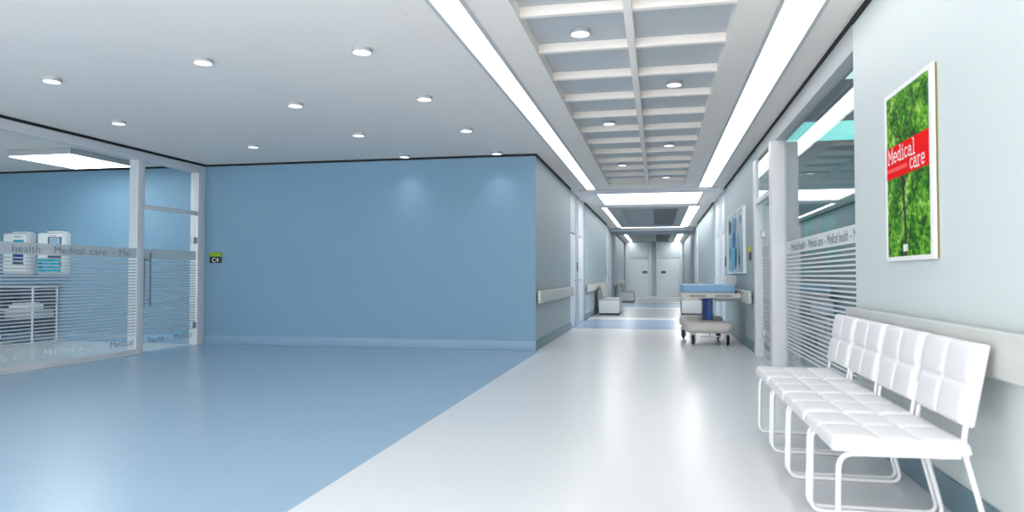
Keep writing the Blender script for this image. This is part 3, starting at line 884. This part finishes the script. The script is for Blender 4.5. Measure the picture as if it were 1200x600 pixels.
B('painting_frame', [(-.045, 0, -hw2 - .05, -hw2, -hh2 - .022, hh2 + .022), (-.045, 0, hw2, hw2 + .05, -hh2 - .022, hh2 + .022),
                     (-.045, 0, -hw2, hw2, -hh2 - .022, -hh2), (-.045, 0, -hw2, hw2, hh2, hh2 + .022)], M['frame_white'], e, .003)
tag(e, 'white framed painting of blue and black vertical streaks on the right wall', 'painting')

# dispenser
e = empty('leaflet_dispenser', (1.35, 13.2, .94))
B('dispenser_body', (-.19, 0, -.11, .11, 0, .165), M['boxwhite'], e, .006)
B('dispenser_lid', (-.195, 0, -.115, .115, .165, .182), M['mattress'], e, .005)
each('dispenser_slot', [(-.15, -.143, -.114, -.11, .01, .15), (-.10, -.093, -.114, -.11, .01, .15), (-.05, -.043, -.114, -.11, .01, .15)], M['inset'], e)
tag(e, 'small white wall dispenser with a blue lid under the blue painting', 'dispenser')

# ------------------------------------------------------------------ hospital trolley
e = empty('hospital_trolley', (.79, 12.35, 0))
def rslab(x0, x1, y0, y1, z0, z1, r, m, name, parent, bev=.02):
    """slab with rounded plan corners and softened edges"""
    bm_ = bmesh.new(); lv = []
    K = 6
    for k in range(K + 1): lv.append((bev * (1 - sin(pi / 2 * k / K)), z0 + bev * (1 - cos(pi / 2 * k / K))))
    for k in range(K + 1): lv.append((bev * (1 - cos(pi / 2 * k / K)), z1 - bev + bev * sin(pi / 2 * k / K)))
    rings = []
    for ins, z in lv:
        ring = []; q = max(r - ins, .004)
        for cx, cy, a in ((x1 - ins - q, y1 - ins - q, 0), (x0 + ins + q, y1 - ins - q, 90), (x0 + ins + q, y0 + ins + q, 180), (x1 - ins - q, y0 + ins + q, 270)):
            for k in range(9): ring.append(bm_.verts.new((cx + q * cos(radians(a + 11.25 * k)), cy + q * sin(radians(a + 11.25 * k)), z)))
        rings.append(ring)
    for A, B_ in zip(rings, rings[1:]):
        for k in range(36): bm_.faces.new((A[k], A[(k + 1) % 36], B_[(k + 1) % 36], B_[k]))
    bm_.faces.new(rings[0][::-1]); bm_.faces.new(rings[-1])
    return obj(name, bm_, m, parent)
rslab(-.41, .39, -.72, 1.12, .838, .95, .05, M['mattress'], 'mattress', e)
dk = B('deck', (-.43, .47, -.76, 1.16, .745, .82), M['beige'], e, .008)
each('deck_inset', [(-.30, -.06, -.765, -.758, .765, .798), (.08, .33, -.765, -.758, .765, .798)], M['inset'], dk)
B('mattress_base', (-.40, .39, -.71, 1.1, .82, .838), M['box_side'], e)
each('side_rail', [(.40, .43, -.6, -.3, .82, .86), (.40, .43, .3, .6, .82, .86)], M['black'], e, .004)
B('underdeck_box', (.12, .40, -.5, .0, .69, .745), M['box_side'], e, .01)
# bellows column
bm = bmesh.new(); z = .38; k = 0
while z < .745:
    w = .090 if k % 2 == 0 else .066
    box(bm, -w, w, -.2 - w, -.2 + w, z, z + .018, .003); z += .018; k += 1
obj('bellows_column', bm, M['navy'], e)
B('column_cover', (0, .06, -.30, -.285, .38, .745), mat('royal_blue_cover', (.03, .12, .42), .4), e, .005)
rslab(-.37, .38, -.80, -.36, .20, .375, .14, M['beige'], 'base_cover', e, .072)
rslab(-.43, .30, .25, .70, .23, .41, .16, M['beige'], 'base_cover', e, .075)
B('base_spine', (-.18, .08, -.45, .35, .21, .36), M['beige'], e, .03)
bm = bmesh.new()
cyl(bm, (-.12, -.72, .15), (.12, -.72, .15), .011, 10); cyl(bm, (0, -.72, .15), (0, -.68, .22), .009, 10)
for x in (-.12, .12): box(bm, x - .03, x + .03, -.75, -.69, .142, .158, .004)
obj('brake_pedal', bm, M['chrome'], e)
def caster(x, y):
    c = empty('caster', (x, y, 0)); c.parent = e
    bm = bmesh.new(); cyl(bm, (-.022, 0, .085), (.022, 0, .085), .085, 28, bev=.014); obj('wheel', bm, M['black'], c)
    bm = bmesh.new()
    for s in (-1, 1):
        cyl(bm, (s * .022, 0, .085), (s * .03, 0, .085), .04, 20)
        box(bm, s * .036 - .011, s * .036 + .011, -.06, .03, .05, .21, .003)
    box(bm, -.047, .047, -.055, .045, .172, .215, .008)
    obj('fork', bm, M['beige'], c)
for x in (-.25, .28):
    caster(x, -.62)
for x in (-.36, .22): caster(x, .50)
tag(e, 'beige hospital trolley with a light blue mattress on a navy bellows column', 'hospital trolley')

# ------------------------------------------------------------------ far benches
def bench(x, y, s, label, xs=1.0):
    """s=+1: wall on the left, back cushion at the wall"""
    e = empty('waiting_bench', (x, y, 0))
    B('bench_front', (-.28, .28, -.02, .0, .05, .41), M['boxwhite'], e, .004)
    each('bench_side', [(-.28, -.26, .0, 1.5, .05, .40), (.26, .28, .0, 1.5, .05, .40), (-.28, .28, 1.5, 1.52, .05, .40)], M['box_side'], e, .004)
    B('bench_top', (-.26, .26, 0, 1.5, .36, .385), M['box_side'], e)
    B('seat_cushion', (-.22 if s > 0 else -.25, .25 if s > 0 else .22, .12, 1.45, .385, .455), M['beige_seat'], e, .025)
    bm = bmesh.new(); box(bm, -.035, .035, .15, 1.4, 0, .38, .02)
    o = obj('backrest', bm, M['beige_seat'], e); o.location = (-.16 * s, 0, .45); o.rotation_euler = (0, -s * radians(13), 0)
    for fx in (-.25, .25):
        for fy in (.04, 1.44):
            bm = bmesh.new(); cyl(bm, (fx, fy, 0), (fx, fy, .052), .02, 12); obj('foot', bm, M['black'], e)
    tag(e, label, 'bench', 'white boxed benches with beige backs along the corridor')
bench(-1.34, 20.2, 1, 'nearer white boxed bench with beige backrest against the left corridor wall')
bench(-1.26, 30.0, 1, 'farther white boxed bench with beige backrest on the left by the end doors')
bench(.93, 20.5, -1, 'white boxed bench on the right partly hidden behind the hospital trolley')

# ------------------------------------------------------------------ world, camera
w = bpy.data.worlds.new('World'); SC.world = w; w.use_nodes = True
bg = w.node_tree.nodes['Background']; bg.inputs['Color'].default_value = (1, .985, .975, 1); bg.inputs['Strength'].default_value = 5.3

F = 839.0
yaw = atan(171 / (F / cos(atan(23 / F)))); pit = atan(23 / F)
cam = bpy.data.cameras.new('camera'); co = bpy.data.objects.new('camera', cam); COL.objects.link(co)
cam.sensor_width = 36; cam.lens = 36 * F / 1200
co.location = (0, 0, 1.1); co.rotation_euler = (pi / 2 + pit, 0, yaw)
cam.dof.use_dof = True; cam.dof.focus_distance = 9.0; cam.dof.aperture_fstop = 2.2
cam.clip_start = .05; cam.clip_end = 200
SC.camera = co
SC.view_settings.view_transform = 'Standard'; SC.view_settings.look = 'None'
SC.view_settings.gamma = 1; SC.view_settings.use_curve_mapping = False
SC.view_settings.exposure = 0.0
